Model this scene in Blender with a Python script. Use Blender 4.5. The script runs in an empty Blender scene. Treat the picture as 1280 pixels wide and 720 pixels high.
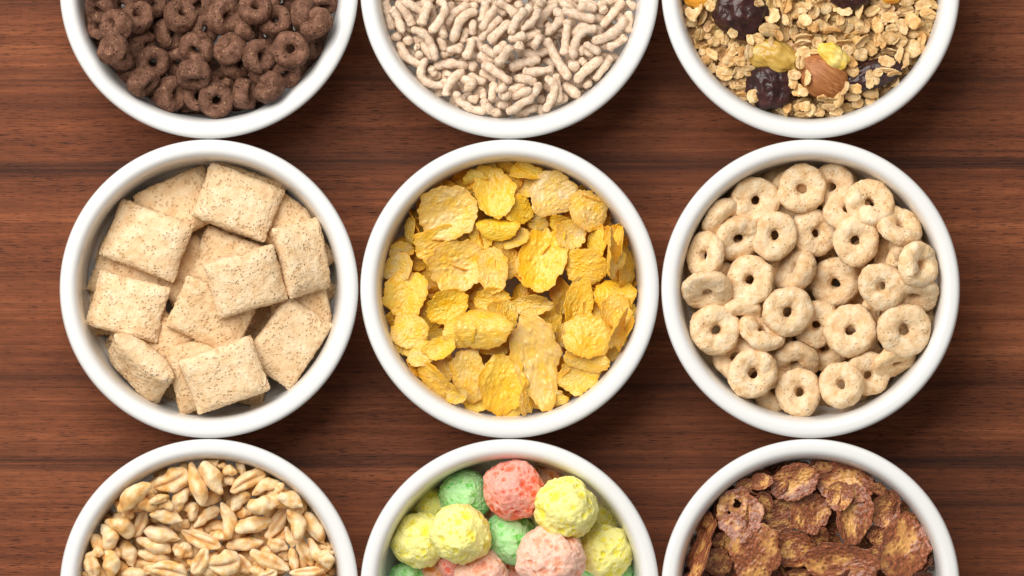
import bpy, math, random
import numpy as np
from mathutils import Vector, Matrix, noise

random.seed(7)
RNG = np.random.RandomState(11)
S = 0.000374                      # metres per photograph pixel at the bowl rims
scene = bpy.context.scene
COL = scene.collection
rad = math.radians

def W(px, py):                    # photograph pixel -> metres on the table plan
    return (px - 640) * S, (360 - py) * S

# ------------------------------------------------------------------ materials
class NT:
    def __init__(self, name):
        self.m = bpy.data.materials.new(name)
        self.m.use_nodes = True
        self.t = self.m.node_tree
        self.t.nodes.clear()
        self.out = self.n('ShaderNodeOutputMaterial')
        self.b = self.n('ShaderNodeBsdfPrincipled')
        self.t.links.new(self.b.outputs[0], self.out.inputs[0])
    def n(self, typ, **kw):
        x = self.t.nodes.new(typ)
        for k, v in kw.items():
            setattr(x, k, v)
        return x
    def put(self, sock, v):
        if isinstance(v, bpy.types.NodeSocket):
            self.t.links.new(v, sock)
        else:
            sock.default_value = v
    def math(self, op, a, b=0.0, c=None, clamp=False):
        x = self.n('ShaderNodeMath', operation=op, use_clamp=clamp)
        self.put(x.inputs[0], a); self.put(x.inputs[1], b)
        if c is not None: self.put(x.inputs[2], c)
        return x.outputs[0]
    def mix(self, f, a, b, mode='MIX'):
        x = self.n('ShaderNodeMix', data_type='RGBA', blend_type=mode)
        self.put(x.inputs[0], f); self.put(x.inputs[6], a); self.put(x.inputs[7], b)
        return x.outputs[2]
    def noise(self, vec, scale, detail=3.0, rough=0.5, dist=0.0):
        x = self.n('ShaderNodeTexNoise')
        self.put(x.inputs['Vector'], vec)
        x.inputs['Scale'].default_value = scale
        x.inputs['Detail'].default_value = detail
        x.inputs['Roughness'].default_value = rough
        x.inputs['Distortion'].default_value = dist
        return x.outputs['Fac']
    def voro(self, vec, scale, feature='F1', rnd=1.0):
        x = self.n('ShaderNodeTexVoronoi', feature=feature)
        self.put(x.inputs['Vector'], vec)
        x.inputs['Scale'].default_value = scale
        x.inputs['Randomness'].default_value = rnd
        return x
    def ramp(self, fac, stops, interp='LINEAR'):
        x = self.n('ShaderNodeValToRGB')
        x.color_ramp.interpolation = interp
        el = x.color_ramp.elements
        while len(el) < len(stops): el.new(0.5)
        for e, (p, c) in zip(el, stops):
            e.position = p
            e.color = (*c, 1) if len(c) == 3 else c
        self.put(x.inputs[0], fac)
        return x.outputs['Color']
    def range(self, v, a, b, c=0.0, d=1.0):
        x = self.n('ShaderNodeMapRange')
        self.put(x.inputs[0], v)
        for i, q in enumerate((a, b, c, d)): x.inputs[i + 1].default_value = q
        return x.outputs[0]
    def attr(self, name):
        x = self.n('ShaderNodeAttribute', attribute_name=name)
        return x.outputs['Fac']
    def objvec(self):
        tc = self.n('ShaderNodeTexCoord')
        oi = self.n('ShaderNodeObjectInfo')
        self.oi = oi
        off = self.math('MULTIPLY', oi.outputs['Random'], 0.37)
        va = self.n('ShaderNodeVectorMath', operation='ADD')
        self.put(va.inputs[0], tc.outputs['Object'])
        self.put(va.inputs[1], off)
        return va.outputs[0]
    def bump(self, h, strength, dist):
        x = self.n('ShaderNodeBump')
        x.inputs['Strength'].default_value = strength
        x.inputs['Distance'].default_value = dist
        self.put(x.inputs['Height'], h)
        self.t.links.new(x.outputs[0], self.b.inputs['Normal'])
    def set(self, **kw):
        names = dict(color='Base Color', rough='Roughness', sss='Subsurface Weight', sssr='Subsurface Radius', ssss='Subsurface Scale',
                     spec='Specular IOR Level', coat='Coat Weight', coatr='Coat Roughness', trans='Transmission Weight', ior='IOR')
        for k, v in kw.items():
            self.put(self.b.inputs[names[k]], v)

def lin(r, g, b):
    f = lambda c: (c / 255 / 12.92) if c <= 10 else ((c / 255 + 0.055) / 1.055) ** 2.4
    return (f(r), f(g), f(b))

def food(name, stops, s1=260, pore=None, porescale=650, porethr=0.28, specks=None, rough=0.75, bump=0.5, fine=1400,
         sss=0.0, sssr=(1.0, 0.5, 0.25), ssss=0.002, val=0.12, spec=0.25, coat=0.0, pmix=0.85, pdepth=0.9):
    """A cereal surface: mottled colour, pores, specks and a crumbly relief."""
    k = NT(name); v = k.objvec()
    a = k.noise(v, s1, 4, 0.6)
    col = k.ramp(a, stops)
    f = k.noise(v, fine, 3, 0.6)
    h = k.math('MULTIPLY', f, 0.6)
    h = k.math('ADD', h, k.math('MULTIPLY', a, 0.8))
    if pore:
        wv = k.n('ShaderNodeVectorMath', operation='ADD'); k.put(wv.inputs[0], v)
        wn = k.n('ShaderNodeTexNoise'); k.put(wn.inputs['Vector'], v); wn.inputs['Scale'].default_value = porescale * 1.3
        ws = k.n('ShaderNodeVectorMath', operation='SCALE'); k.put(ws.inputs[0], wn.outputs['Color']); ws.inputs['Scale'].default_value = 0.55 / porescale
        k.put(wv.inputs[1], ws.outputs[0])
        vo = k.voro(wv.outputs[0], porescale)
        big = k.noise(v, s1 * 0.9, 2)
        thr = k.math('MULTIPLY', k.range(big, 0.35, 0.7, 0.15, 1.0), porethr)
        p = k.math('SUBTRACT', 1.0, k.math('DIVIDE', vo.outputs['Distance'], k.math('MAXIMUM', thr, 0.01)), clamp=True)
        p = k.math('MULTIPLY', p, 1.8, clamp=True)
        col = k.mix(k.math('MULTIPLY', p, pmix), col, (*pore, 1))
        h = k.math('SUBTRACT', h, k.math('MULTIPLY', p, pdepth))
    if specks:
        sp = k.range(k.noise(v, fine * 0.8, 1), 0.66, 0.72)
        col = k.mix(k.math('MULTIPLY', sp, 0.8), col, (*specks, 1))
    tint = k.oi.outputs['Color']
    col = k.mix(1.0, col, tint, 'MULTIPLY')
    hs = k.n('ShaderNodeHueSaturation')
    k.put(hs.inputs['Color'], col)
    k.put(hs.inputs['Value'], k.range(k.oi.outputs['Random'], 0, 1, 1 - val, 1 + val))
    k.set(color=hs.outputs[0], rough=rough, spec=spec)
    if coat: k.set(coat=coat, coatr=0.25)
    if sss:
        k.set(sss=sss, sssr=sssr, ssss=ssss)
    k.bump(h, bump, 0.0009)
    return k

M = {}
M['choc_ring'] = food('chocolate_ring_crumb', [(0.3, (0.095, 0.040, 0.023)), (0.5, (0.175, 0.080, 0.048)), (0.7, (0.26, 0.130, 0.083))],
                      300, pore=(0.022, 0.010, 0.007), porescale=560, porethr=0.42, specks=(0.46, 0.27, 0.13), bump=0.75, fine=1200).m
M['stick'] = food('rice_stick_crumb', [(0.3, (0.62, 0.42, 0.27)), (0.5, (0.77, 0.58, 0.42)), (0.7, (0.85, 0.70, 0.55))],
                  420, pore=(0.52, 0.28, 0.13), porescale=800, porethr=0.32, bump=0.7, val=0.07).m
M['pillow'] = food('wheat_pillow_crumb', [(0.3, (0.67, 0.43, 0.22)), (0.5, (0.78, 0.56, 0.33)), (0.72, (0.86, 0.68, 0.46))],
                   170, pore=(0.56, 0.32, 0.14), porescale=560, porethr=0.56, bump=1.0, fine=1000, val=0.05, pmix=0.48, pdepth=0.5).m
M['oat_ring'] = food('oat_ring_crumb', [(0.3, (0.64, 0.39, 0.18)), (0.48, (0.79, 0.56, 0.32)), (0.7, (0.88, 0.71, 0.49))],
                     230, pore=(0.50, 0.27, 0.10), porescale=520, porethr=0.32, bump=1.0, fine=800, val=0.08, pmix=0.42, pdepth=0.4).m

def wheat_mat():
    k = NT('puffed_wheat_glaze'); v = k.objvec()
    a = k.noise(v, 150, 3, 0.55)
    col = k.ramp(a, [(0.3, (0.88, 0.72, 0.50)), (0.48, (0.85, 0.62, 0.35)), (0.62, (0.77, 0.45, 0.16)), (0.80, (0.48, 0.20, 0.055))])
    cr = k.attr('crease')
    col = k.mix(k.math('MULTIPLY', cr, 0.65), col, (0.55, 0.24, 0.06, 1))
    t = k.noise(v, 900, 2)
    col = k.mix(k.math('MULTIPLY', k.range(t, 0.62, 0.72), 0.4), col, (0.60, 0.30, 0.09, 1))
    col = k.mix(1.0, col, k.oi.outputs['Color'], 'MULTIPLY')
    k.set(color=col, rough=0.5, spec=0.35, sss=0.2, sssr=(1, .5, .2), ssss=0.002)
    k.bump(k.math('ADD', a, k.math('MULTIPLY', t, 0.4)), 0.5, 0.0008)
    return k.m
M['wheat'] = wheat_mat()

def flake_mat(name, base, pale, edge, rough, coat, bumpd, choc=False):
    k = NT(name); v = k.objvec()
    a = k.noise(v, 130, 3, 0.55)
    f = k.noise(v, 750, 3, 0.6)
    bl = k.attr('blister'); ed = k.attr('edge')
    vo = k.voro(v, 430 if choc else 620)
    cell = k.range(vo.outputs['Distance'], 0.15, 0.65, 1, 0)
    if choc:
        a = k.noise(v, 105, 3, 0.55)
        dot = k.range(vo.outputs['Distance'], 0.22, 0.40, 1, 0)
        m = k.math('ADD', a, k.math('MULTIPLY', k.range(ed, 0.5, 1.0), 0.16))
        m = k.math('ADD', m, k.math('MULTIPLY', bl, 0.10))
        m = k.math('ADD', m, k.math('MULTIPLY', k.math('SUBTRACT', f, 0.5), 0.35))
        m = k.math('ADD', m, k.math('MULTIPLY', dot, 0.10))
        coc = k.range(m, 0.43, 0.575)
        tan = k.ramp(f, [(0.35, base), (0.6, pale)])
        brn = k.ramp(f, [(0.32, tuple(c * 0.6 for c in edge)), (0.5, edge), (0.66, tuple(c * 2.1 for c in edge))])
        col = k.mix(k.math('MULTIPLY', coc, 0.93), tan, brn)
    else:
        col = k.ramp(a, [(0.30, base), (0.52, tuple((p + q) / 2 for p, q in zip(base, pale))), (0.72, pale)])
        col = k.mix(k.math('MULTIPLY', bl, 0.55), col, (*pale, 1))
        col = k.mix(k.math('MULTIPLY', k.range(f, 0.5, 0.72), 0.45), col, (*edge, 1))
        col = k.mix(k.math('MULTIPLY', k.range(ed, 0.82, 1.0), 0.6), col, (*edge, 1))
    col = k.mix(1.0, col, k.oi.outputs['Color'], 'MULTIPLY')
    k.set(color=col, rough=rough, spec=0.4)
    if coat: k.set(coat=coat, coatr=0.16)
    if not choc: k.set(sss=0.3, sssr=(1, .5, .1), ssss=0.0025)
    h = k.math('ADD', k.math('MULTIPLY', f, 0.6), k.math('MULTIPLY', cell, 0.5))
    k.bump(h, 0.7 if choc else 0.5, bumpd)
    return k.m
M['corn'] = flake_mat('toasted_corn', (0.92, 0.50, 0.018), (0.84, 0.58, 0.19), (0.74, 0.33, 0.018), 0.36, 0.12, 0.0007)
M['choc_flake'] = flake_mat('chocolate_coated_corn', (0.56, 0.24, 0.06), (0.76, 0.44, 0.15), (0.205, 0.056, 0.026), 0.30, 0.30, 0.0009, True)

def ball_mat():
    k = NT('sugar_puff_foam'); v = k.objvec()
    pit = k.attr('pit')
    vo = k.voro(v, 300)
    n = k.noise(v, 160, 4, 0.6)
    p2 = k.math('MULTIPLY', k.range(vo.outputs['Distance'], 0.05, 0.40, 1, 0), k.range(n, 0.44, 0.58))
    f = k.noise(v, 700, 3, 0.6)
    sat = k.math('ADD', k.math('MULTIPLY', pit, 1.0), k.math('MULTIPLY', p2, 0.8))
    sat = k.math('ADD', sat, k.range(n, 0.5, 0.8, 0.0, 0.6), clamp=True)
    c = k.oi.outputs['Color']
    pale = k.mix(0.30, c, (1.0, 1.0, 0.92, 1))
    col = k.mix(sat, pale, c)
    col = k.mix(k.range(k.noise(v, 1300, 2), 0.55, 0.7, 0.0, 0.26), col, (1.0, 0.99, 0.93, 1))
    k.set(color=col, rough=0.5, spec=0.35, sss=0.5, sssr=(1, .9, .6), ssss=0.004)
    h = k.math('SUBTRACT', k.math('MULTIPLY', f, 0.7), k.math('MULTIPLY', p2, 0.9))
    k.bump(h, 0.8, 0.0012)
    return k.m
M['ball'] = ball_mat()
M['oat'] = food('rolled_oat', [(0.3, (0.52, 0.28, 0.09)), (0.5, (0.70, 0.46, 0.21)), (0.7, (0.82, 0.63, 0.37))],
                300, specks=(0.55, 0.27, 0.08), rough=0.55, bump=0.5, fine=1000, sss=0.15, val=0.12, spec=0.35).m

def prune_mat():
    k = NT('dried_fruit_skin'); v = k.objvec()
    a = k.noise(v, 120, 4, 0.6, 0.6)
    col = k.ramp(a, [(0.3, (0.014, 0.005, 0.005)), (0.55, (0.048, 0.015, 0.013)), (0.8, (0.11, 0.036, 0.026))])
    k.set(color=col, rough=0.3, spec=0.4)
    w = k.noise(v, 170, 1, 0.5, 1.0)
    k.bump(k.math('ADD', a, k.math('MULTIPLY', k.math('ABSOLUTE', k.math('SUBTRACT', w, 0.5)), 1.0)), 0.5, 0.0016)
    return k.m
M['prune'] = prune_mat()

def almond_mat():
    k = NT('almond_skin'); v = k.objvec()
    mp = k.n('ShaderNodeMapping'); k.put(mp.inputs[0], v); mp.inputs['Scale'].default_value = (0.10, 1, 1)
    a = k.noise(mp.outputs[0], 900, 3, 0.6)
    b = k.noise(v, 200, 2)
    col = k.ramp(a, [(0.3, (0.27, 0.085, 0.024)), (0.55, (0.43, 0.165, 0.05)), (0.75, (0.58, 0.27, 0.10))])
    col = k.mix(k.range(b, 0.4, 0.8, 0, 0.4), col, (0.32, 0.10, 0.03, 1))
    k.set(color=col, rough=0.5, spec=0.35)
    k.bump(a, 0.6, 0.0007)
    return k.m
M['almond'] = almond_mat()

def fruit_mat(name, c1, c2, rough, sss):
    k = NT(name); v = k.objvec()
    a = k.noise(v, 140, 4, 0.6, 0.4)
    k.set(color=k.ramp(a, [(0.3, c1), (0.7, c2)]), rough=rough, spec=0.5, sss=sss, sssr=(1, .6, .2), ssss=0.004)
    k.bump(a, 0.6, 0.0012)
    return k.m
M['sultana'] = fruit_mat('golden_raisin_skin', (0.50, 0.27, 0.03), (0.68, 0.47, 0.13), 0.25, 0.5)
M['walnut'] = fruit_mat('candied_nut', (0.80, 0.50, 0.02), (0.88, 0.70, 0.25), 0.5, 0.3)
M['apricot'] = fruit_mat('dried_apricot', (0.72, 0.28, 0.02), (0.80, 0.42, 0.05), 0.35, 0.3)

def ceramic():
    k = NT('white_glazed_ceramic')
    tc = k.n('ShaderNodeTexCoord')
    n = k.noise(tc.outputs['Object'], 22, 2)
    col = k.ramp(n, [(0.3, (0.775, 0.772, 0.752)), (0.7, (0.80, 0.798, 0.78))])
    k.set(color=col, rough=0.22, spec=0.5)
    k.bump(k.noise(tc.outputs['Object'], 60, 2), 0.04, 0.001)
    return k.m
M['ceramic'] = ceramic()

def wood():
    k = NT('walnut_veneer')
    tc = k.n('ShaderNodeTexCoord')
    def mp(sx, sy, off=0.0):
        m = k.n('ShaderNodeMapping'); k.put(m.inputs[0], tc.outputs['Object'])
        m.inputs['Scale'].default_value = (sx, sy, 1); m.inputs['Location'].default_value = (off, off, 0)
        return m.outputs[0]
    sep = k.n('ShaderNodeSeparateXYZ'); k.put(sep.inputs[0], tc.outputs['Object'])
    wob = k.noise(mp(3.0, 9.0), 1.0, 3)
    wob2 = k.noise(mp(16.0, 60.0, 3.0), 1.0, 3)
    y = k.math('ADD', sep.outputs['Y'], k.math('MULTIPLY', k.math('SUBTRACT', wob, 0.5), 0.020))
    y = k.math('ADD', y, k.math('MULTIPLY', k.math('SUBTRACT', wob2, 0.5), 0.004))
    u = k.range(y, 360 * S, -360 * S, 0, 1)                 # 0 at the far edge of the picture's strip, 1 at the near edge
    u = k.math('FRACT', u)
    g = lambda q: (q, q, q)
    band = k.ramp(u, [(0.0, g(.80)), (0.10, g(.85)), (0.135, g(.45)), (0.145, g(.80)), (0.245, g(.92)), (0.268, g(.70)), (0.276, g(.36)), (0.29, g(.36)), (0.297, g(.78)),
                      (0.40, g(.95)), (0.47, g(.86)), (0.60, g(.95)), (0.655, g(.78)), (0.663, g(.42)), (0.675, g(.80)), (0.75, g(.86)), (0.79, g(.70)),
                      (0.797, g(.34)), (0.812, g(.40)), (0.82, g(.80)), (1.0, g(.86))])
    b1 = k.noise(mp(1.2, 60.0), 1.0, 4, 0.6)
    b2 = k.noise(mp(3.0, 300.0, 5.0), 1.0, 4, 0.65)
    fib = k.noise(mp(60.0, 1500.0, 2.0), 1.0, 3, 0.6)
    crs = k.noise(mp(700.0, 60.0, 7.0), 1.0, 2, 0.6)
    b0 = k.noise(mp(0.8, 24.0, 31.0), 1.0, 3, 0.6)
    t = k.math('ADD', k.math('MULTIPLY', b1, 0.50), k.math('MULTIPLY', b2, 0.42))
    t = k.math('ADD', t, k.math('MULTIPLY', k.math('SUBTRACT', b0, 0.40), 0.62))
    col = k.ramp(t, [(0.32, (0.085, 0.026, 0.011)), (0.44, (0.200, 0.056, 0.021)), (0.56, (0.305, 0.090, 0.034)), (0.70, (0.47, 0.155, 0.062))])
    brk = k.noise(mp(5.0, 420.0, 17.0), 1.0, 3, 0.6)
    bandf = k.math('MULTIPLY', k.range(band, 0.3, 1.0, 0.95, 0.0), k.range(brk, 0.32, 0.58, 0.35, 1.0))
    col = k.mix(bandf, col, (0.030, 0.013, 0.009, 1))
    col = k.mix(k.range(fib, 0.3, 0.7, 0.35, 0.0), col, (0.035, 0.014, 0.009, 1))
    col = k.mix(k.range(crs, 0.55, 0.75, 0.0, 0.16), col, (0.035, 0.014, 0.009, 1))
    ln = k.noise(mp(2.2, 800.0, 9.0), 1.0, 3, 0.6)
    col = k.mix(k.range(ln, 0.54, 0.66, 0.0, 0.34), col, (0.040, 0.014, 0.008, 1))
    l2 = k.noise(mp(8.0, 1300.0, 13.0), 1.0, 3, 0.6)
    col = k.mix(k.range(l2, 0.5, 0.7, 0.0, 0.22), col, (0.36, 0.11, 0.045, 1))
    po = k.noise(mp(130.0, 1700.0, 11.0), 1.0, 2, 0.5)
    pz = k.noise(mp(6.0, 45.0, 4.0), 1.0, 2)
    p3 = k.noise(mp(170.0, 1500.0, 21.0), 1.0, 1, 0.5)
    mot = k.noise(mp(45.0, 260.0, 23.0), 1.0, 4, 0.65)
    col = k.mix(k.range(mot, 0.35, 0.65, 0.38, 0.0), col, (0.075, 0.022, 0.010, 1))
    pore = k.math('MAXIMUM', k.math('MULTIPLY', k.range(po, 0.58, 0.66), k.range(pz, 0.40, 0.55)), k.math('MULTIPLY', k.range(p3, 0.63, 0.70), 0.7))
    col = k.mix(k.math('MULTIPLY', pore, 0.75), col, (0.018, 0.008, 0.006, 1))
    k.set(color=col, rough=0.5, spec=0.12)
    h = k.math('SUBTRACT', k.math('MULTIPLY', fib, 0.5), pore)
    k.bump(h, 0.25, 0.0006)
    return k.m
M['wood'] = wood()

# ------------------------------------------------------------------ meshes
class Geo:                        # numpy copy of a mesh for the settling step
    def __init__(self, me, v):
        self.me, self.v = me, v

def mesh(name, verts, faces, mat, attrs=None):
    me = bpy.data.meshes.new(name)
    me.from_pydata([tuple(map(float, v)) for v in verts], [], faces)
    me.polygons.foreach_set('use_smooth', [True] * len(me.polygons))
    me.materials.append(mat)
    for k, arr in (attrs or {}).items():
        a = me.attributes.new(k, 'FLOAT', 'POINT')
        a.data.foreach_set('value', np.asarray(arr, dtype=np.float32))
    me.update()
    return Geo(me, np.asarray(verts, dtype=float))

def nz(p, f, o=0.0):
    return noise.noise(Vector((p[0] * f + o, p[1] * f - o * 0.7, p[2] * f + o * 1.3)))

def displaced(v, nrm, amps, seed):
    out = np.array(v, float)
    for i in range(len(v)):
        d = sum(a * nz(v[i], f, seed * 3.17 + j * 9.1) for j, (f, a) in enumerate(amps))
        out[i] += nrm[i] * d
    return out

def ring_mesh(name, mat, R, hole, half, seed, notch=0.0, nu=60, nv=30):
    """A puffed ring: R outer radius, hole radius, half thickness (metres)."""
    rs = random.Random(seed)
    rc, rr = (R + hole) / 2, (R - hole) / 2
    V, N = [], []
    ex, ey = 1 + rs.uniform(-.05, .05), 1 + rs.uniform(-.05, .05)
    for i in range(nu):
        a = 2 * math.pi * i / nu
        wob = 1 + 0.05 * math.sin(2 * a + seed) + 0.03 * math.sin(3 * a + 2 * seed)
        thick = 1 + 0.14 * math.sin(a + seed * 1.7) + 0.06 * math.sin(3 * a + seed)
        if notch:
            thick *= 1 - notch * math.exp(-((a - 2.0) / 0.45) ** 2)
        for j in range(nv):
            p = 2 * math.pi * j / nv
            cp, sp = math.cos(p), math.sin(p)
            q = 0.80
            cr = math.copysign(abs(cp) ** q, cp); sr = math.copysign(abs(sp) ** q, sp)
            r = rc + rr * cr * (wob if cp > 0 else 1 + 0.5 * (wob - 1))
            if cp < 0: r = max(r, hole * (0.75 + 0.4 * nz((math.cos(a), math.sin(a), 0), 1.6, seed)))
            V.append((r * math.cos(a) * ex, r * math.sin(a) * ey, half * sr * thick))
            n = Vector((cp * math.cos(a), cp * math.sin(a), sp)); N.append(np.array(n))
    V = displaced(np.array(V), N, [(1 / (R * 0.55), R * 0.085), (1 / (R * 0.2), R * 0.038), (1 / (R * 0.08), R * 0.024)], seed)
    F = [(i * nv + j, ((i + 1) % nu) * nv + j, ((i + 1) % nu) * nv + (j + 1) % nv, i * nv + (j + 1) % nv) for i in range(nu) for j in range(nv)]
    return mesh(name, V, F, mat)

def pillow_mesh(name, mat, L, Wd, T, seed, nu=52, nv=40):
    top, bot = {}, {}
    V, N = [], []
    def pos(i, j, sgn):
        u, v = -1 + 2 * i / nu, -1 + 2 * j / nv
        u = math.copysign(1 - (1 - abs(u)) ** 1.25, u); v = math.copysign(1 - (1 - abs(v)) ** 1.25, v)
        x = L / 2 * u * (1 - 0.035 * (1 - v * v)) * (1 - 0.035 * abs(v) ** 10)
        y = Wd / 2 * v * (1 - 0.02 * (1 - u * u)) * (1 - 0.05 * abs(u) ** 10)
        z = T / 2 * (max(0, 1 - u ** 4)) ** 0.75 * (max(0, 1 - v ** 6)) ** 0.45
        z = max(z, T * 0.07)
        if max(abs(u), abs(v)) > 0.9999: z = 0
        z += 0.0 
        return np.array((x, y, z * sgn))
    for sgn, d in ((1, top), (-1, bot)):
        for i in range(nu + 1):
            for j in range(nv + 1):
                edge = i in (0, nu) or j in (0, nv)
                if sgn < 0 and edge:
                    d[i, j] = top[i, j]; continue
                p = pos(i, j, sgn); d[i, j] = len(V); V.append(p)
                u, v = -1 + 2 * i / nu, -1 + 2 * j / nv
                n = Vector((u ** 7, v ** 7, 0.6 * sgn if not edge else 0)); n.normalize() if n.length else None
                N.append(np.array(n))
    V = displaced(np.array(V), N, [(60, 0.0005), (300, 0.0004), (900, 0.0006)], seed)
    w = 0.0018 * (1 if seed % 2 else -1)
    for p in V: p[2] += w * (p[0] / (L / 2)) * (p[1] / (Wd / 2)) + 0.0012 * math.sin(seed) * (p[0] / (L / 2)) ** 2
    F = []
    for i in range(nu):
        for j in range(nv):
            F.append((top[i, j], top[i + 1, j], top[i + 1, j + 1], top[i, j + 1]))
            F.append((bot[i, j], bot[i, j + 1], bot[i + 1, j + 1], bot[i + 1, j]))
    return mesh(name, V, F, mat)

def flake_mesh(name, mat, seed, thick, bendx, bendy, twist, point=0.0, hole=None, nr=24, ns=96, crease=0.0, blisters=64, jag=1.0, lump=1.0, unit=0.012):
    """A toasted flake of about radius `unit`: ragged outline, curl, blisters and a real thickness."""
    rs = random.Random(seed)
    bl = [(rs.uniform(-.9, .9), rs.uniform(-.9, .9), rs.uniform(.03, .07), rs.choice((1, 1, 1, -.5)) * rs.uniform(.03, .06)) for _ in range(blisters)]
    def R(a):
        p = (math.cos(a), math.sin(a), 0)
        r = 1 + 0.20 * nz(p, 0.9, seed) + jag * (0.13 * nz(p, 2.6, seed + 5) + 0.075 * nz(p, 6, seed + 9) + 0.045 * nz(p, 14, seed + 2))
        if point: r *= 1 + point * max(0, math.cos(a)) ** 6 - 0.10 * point * max(0, math.sin(a) ** 2)
        return r
    def H(x, y):
        z = bendx * x * x + bendy * y * y + twist * x * y
        z += lump * (0.10 * nz((x, y, 0), 1.2, seed) + 0.035 * nz((x, y, 0), 3.2, seed + 4)) + 0.02 * nz((x, y, 0), 8, seed + 8)
        rr2 = x * x + y * y; z += lump * 0.07 * min(rr2, 1.4) ** 2 * nz((x, y, 0), 1.3, seed + 21)
        if crease: z -= crease * math.exp(-((y + 0.12 * math.sin(2 * x + seed)) / 0.13) ** 2)
        b = 0
        for bx, by, br, bh in bl:
            d = ((x - bx) ** 2 + (y - by) ** 2) / (br * br)
            if d < 6: z += bh * math.exp(-d); b = max(b, math.exp(-d) * (1 if bh > 0 else 0))
        return z, b
    V, F, E, B = [], [], [], []
    t = thick / unit
    def add(i, j, sgn):
        a = 2 * math.pi * j / ns
        q = (i / nr) ** 0.85
        r = q * R(a)
        x, y = r * math.cos(a), r * math.sin(a)
        z, b = H(x, y)
        tt = t / 2 * (1 - 0.6 * (i / nr) ** 8)
        V.append((x * unit, y * unit, (z + sgn * tt) * unit)); E.append(q); B.append(b)
        return len(V) - 1
    idx = {}
    for sgn in (1, -1):
        c = add(0, 0, sgn); idx[sgn, 0, 0] = c
        for i in range(1, nr + 1):
            for j in range(ns): idx[sgn, i, j] = add(i, j, sgn)
    def inhole(f):
        if not hole: return False
        for hx, hy, hr in hole:
            cx = sum(V[q][0] for q in f) / len(f) / unit; cy = sum(V[q][1] for q in f) / len(f) / unit
            if math.hypot(cx - hx, cy - hy) < hr * (1 + 0.5 * nz((cx, cy, 0), 9, seed)): return True
        return False
    for sgn in (1, -1):
        for j in range(ns):
            k = (j + 1) % ns
            f = [idx[sgn, 0, 0], idx[sgn, 1, j], idx[sgn, 1, k]]
            if not inhole(f): F.append(f if sgn > 0 else f[::-1])
            for i in range(1, nr):
                f = [idx[sgn, i, j], idx[sgn, i + 1, j], idx[sgn, i + 1, k], idx[sgn, i, k]]
                if not inhole(f): F.append(f if sgn > 0 else f[::-1])
    for j in range(ns):
        k = (j + 1) % ns
        F.append([idx[1, nr, j], idx[-1, nr, j], idx[-1, nr, k], idx[1, nr, k]])
    return mesh(name, V, F, mat, {'edge': E, 'blister': B})

def puff_mesh(name, mat, seed, open_=0.0, bend=0.0, pointy=0.5, nu=40, nv=36, unit=0.010):
    """A puffed wheat grain: long axis x, a crease along its top."""
    rs = random.Random(seed)
    V, N, Cr = [], [], []
    for i in range(nu + 1):
        u = -1 + 2 * i / nu
        env = max(0.0, 1 - abs(u) ** (2.4 - 0.8 * pointy)) ** 0.62
        skew = 1 + 0.18 * u * math.sin(seed)
        for j in range(nv):
            a = 2 * math.pi * j / nv
            r = 0.50 * env * skew
            d = (a - math.pi / 2 + math.pi) % (2 * math.pi) - math.pi
            g = math.exp(-(d / 0.30) ** 2) * (1 - abs(u) ** 3)
            r2 = r * (1 - (0.22 + open_) * g + 0.10 * math.exp(-((abs(d) - 0.8) / 0.35) ** 2))
            y, z = r2 * math.cos(a), r2 * math.sin(a) * 0.88
            V.append((u, y + bend * (u * u - 0.4), z)); N.append(np.array((0.25 * u, math.cos(a), math.sin(a)))); Cr.append(g)
    V = displaced(np.array(V), N, [(1.3, 0.17), (2.6, 0.085), (9, 0.016)], seed) * unit
    F = [(i * nv + j, (i + 1) * nv + j, (i + 1) * nv + (j + 1) % nv, i * nv + (j + 1) % nv) for i in range(nu) for j in range(nv)]
    F.append(tuple(range(nv))); F.append(tuple(nu * nv + j for j in range(nv))[::-1])
    return mesh(name, V, F, mat, {'crease': Cr})

def ico(sub):
    import bmesh
    bm = bmesh.new(); bmesh.ops.create_icosphere(bm, subdivisions=sub, radius=1.0)
    v = np.array([x.co[:] for x in bm.verts]); f = [tuple(q.index for q in p.verts) for p in bm.faces]
    bm.free(); return v, f
ICO5, ICO4 = ico(6), ico(5)

def ball_mesh(name, mat, seed, unit=0.014):
    rs = np.random.RandomState(seed)
    v, f = ICO5
    cen = rs.normal(size=(110, 3)); cen /= np.linalg.norm(cen, axis=1)[:, None]
    rr = rs.uniform(.04, .09, 110) * rs.choice([.7, .8, 1, 1, 2.3], 110); dp = rs.uniform(.3, .75, 110) * rr
    d = np.arccos(np.clip(v @ cen.T, -1, 1)) / rr
    pit = np.clip(1.25 - d, 0, 1) ** 0.6
    pit[d > 1.25] = 0
    depth = (pit * dp).max(axis=1)
    low = np.array([0.13 * nz(p, 1.1, seed) + 0.07 * nz(p, 2.6, seed + 3) + 0.035 * nz(p, 7, seed + 6) + 0.02 * nz(p, 16, seed + 7) for p in v])
    V = v * (1 + low - depth)[:, None] * unit
    return mesh(name, V, f, mat, {'pit': pit.max(axis=1)})

def blob_mesh(name, mat, seed, sx, sy, sz, amps, ridged=False, lobes=0):
    v, f = ICO4
    out = []
    for p in v:
        d = 0
        for k, (fr, a) in enumerate(amps):
            n = nz(p, fr, seed + 4 * k)
            d += a * ((1 - 2.2 * abs(n)) if ridged else n)
        r = 1 + d
        if lobes:
            r *= 1 + 0.13 * math.cos(lobes * math.atan2(p[1], p[0]) + seed)
        out.append((p[0] * r * sx, p[1] * r * sy, p[2] * r * sz))
    return mesh(name, out, f, mat)

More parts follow.
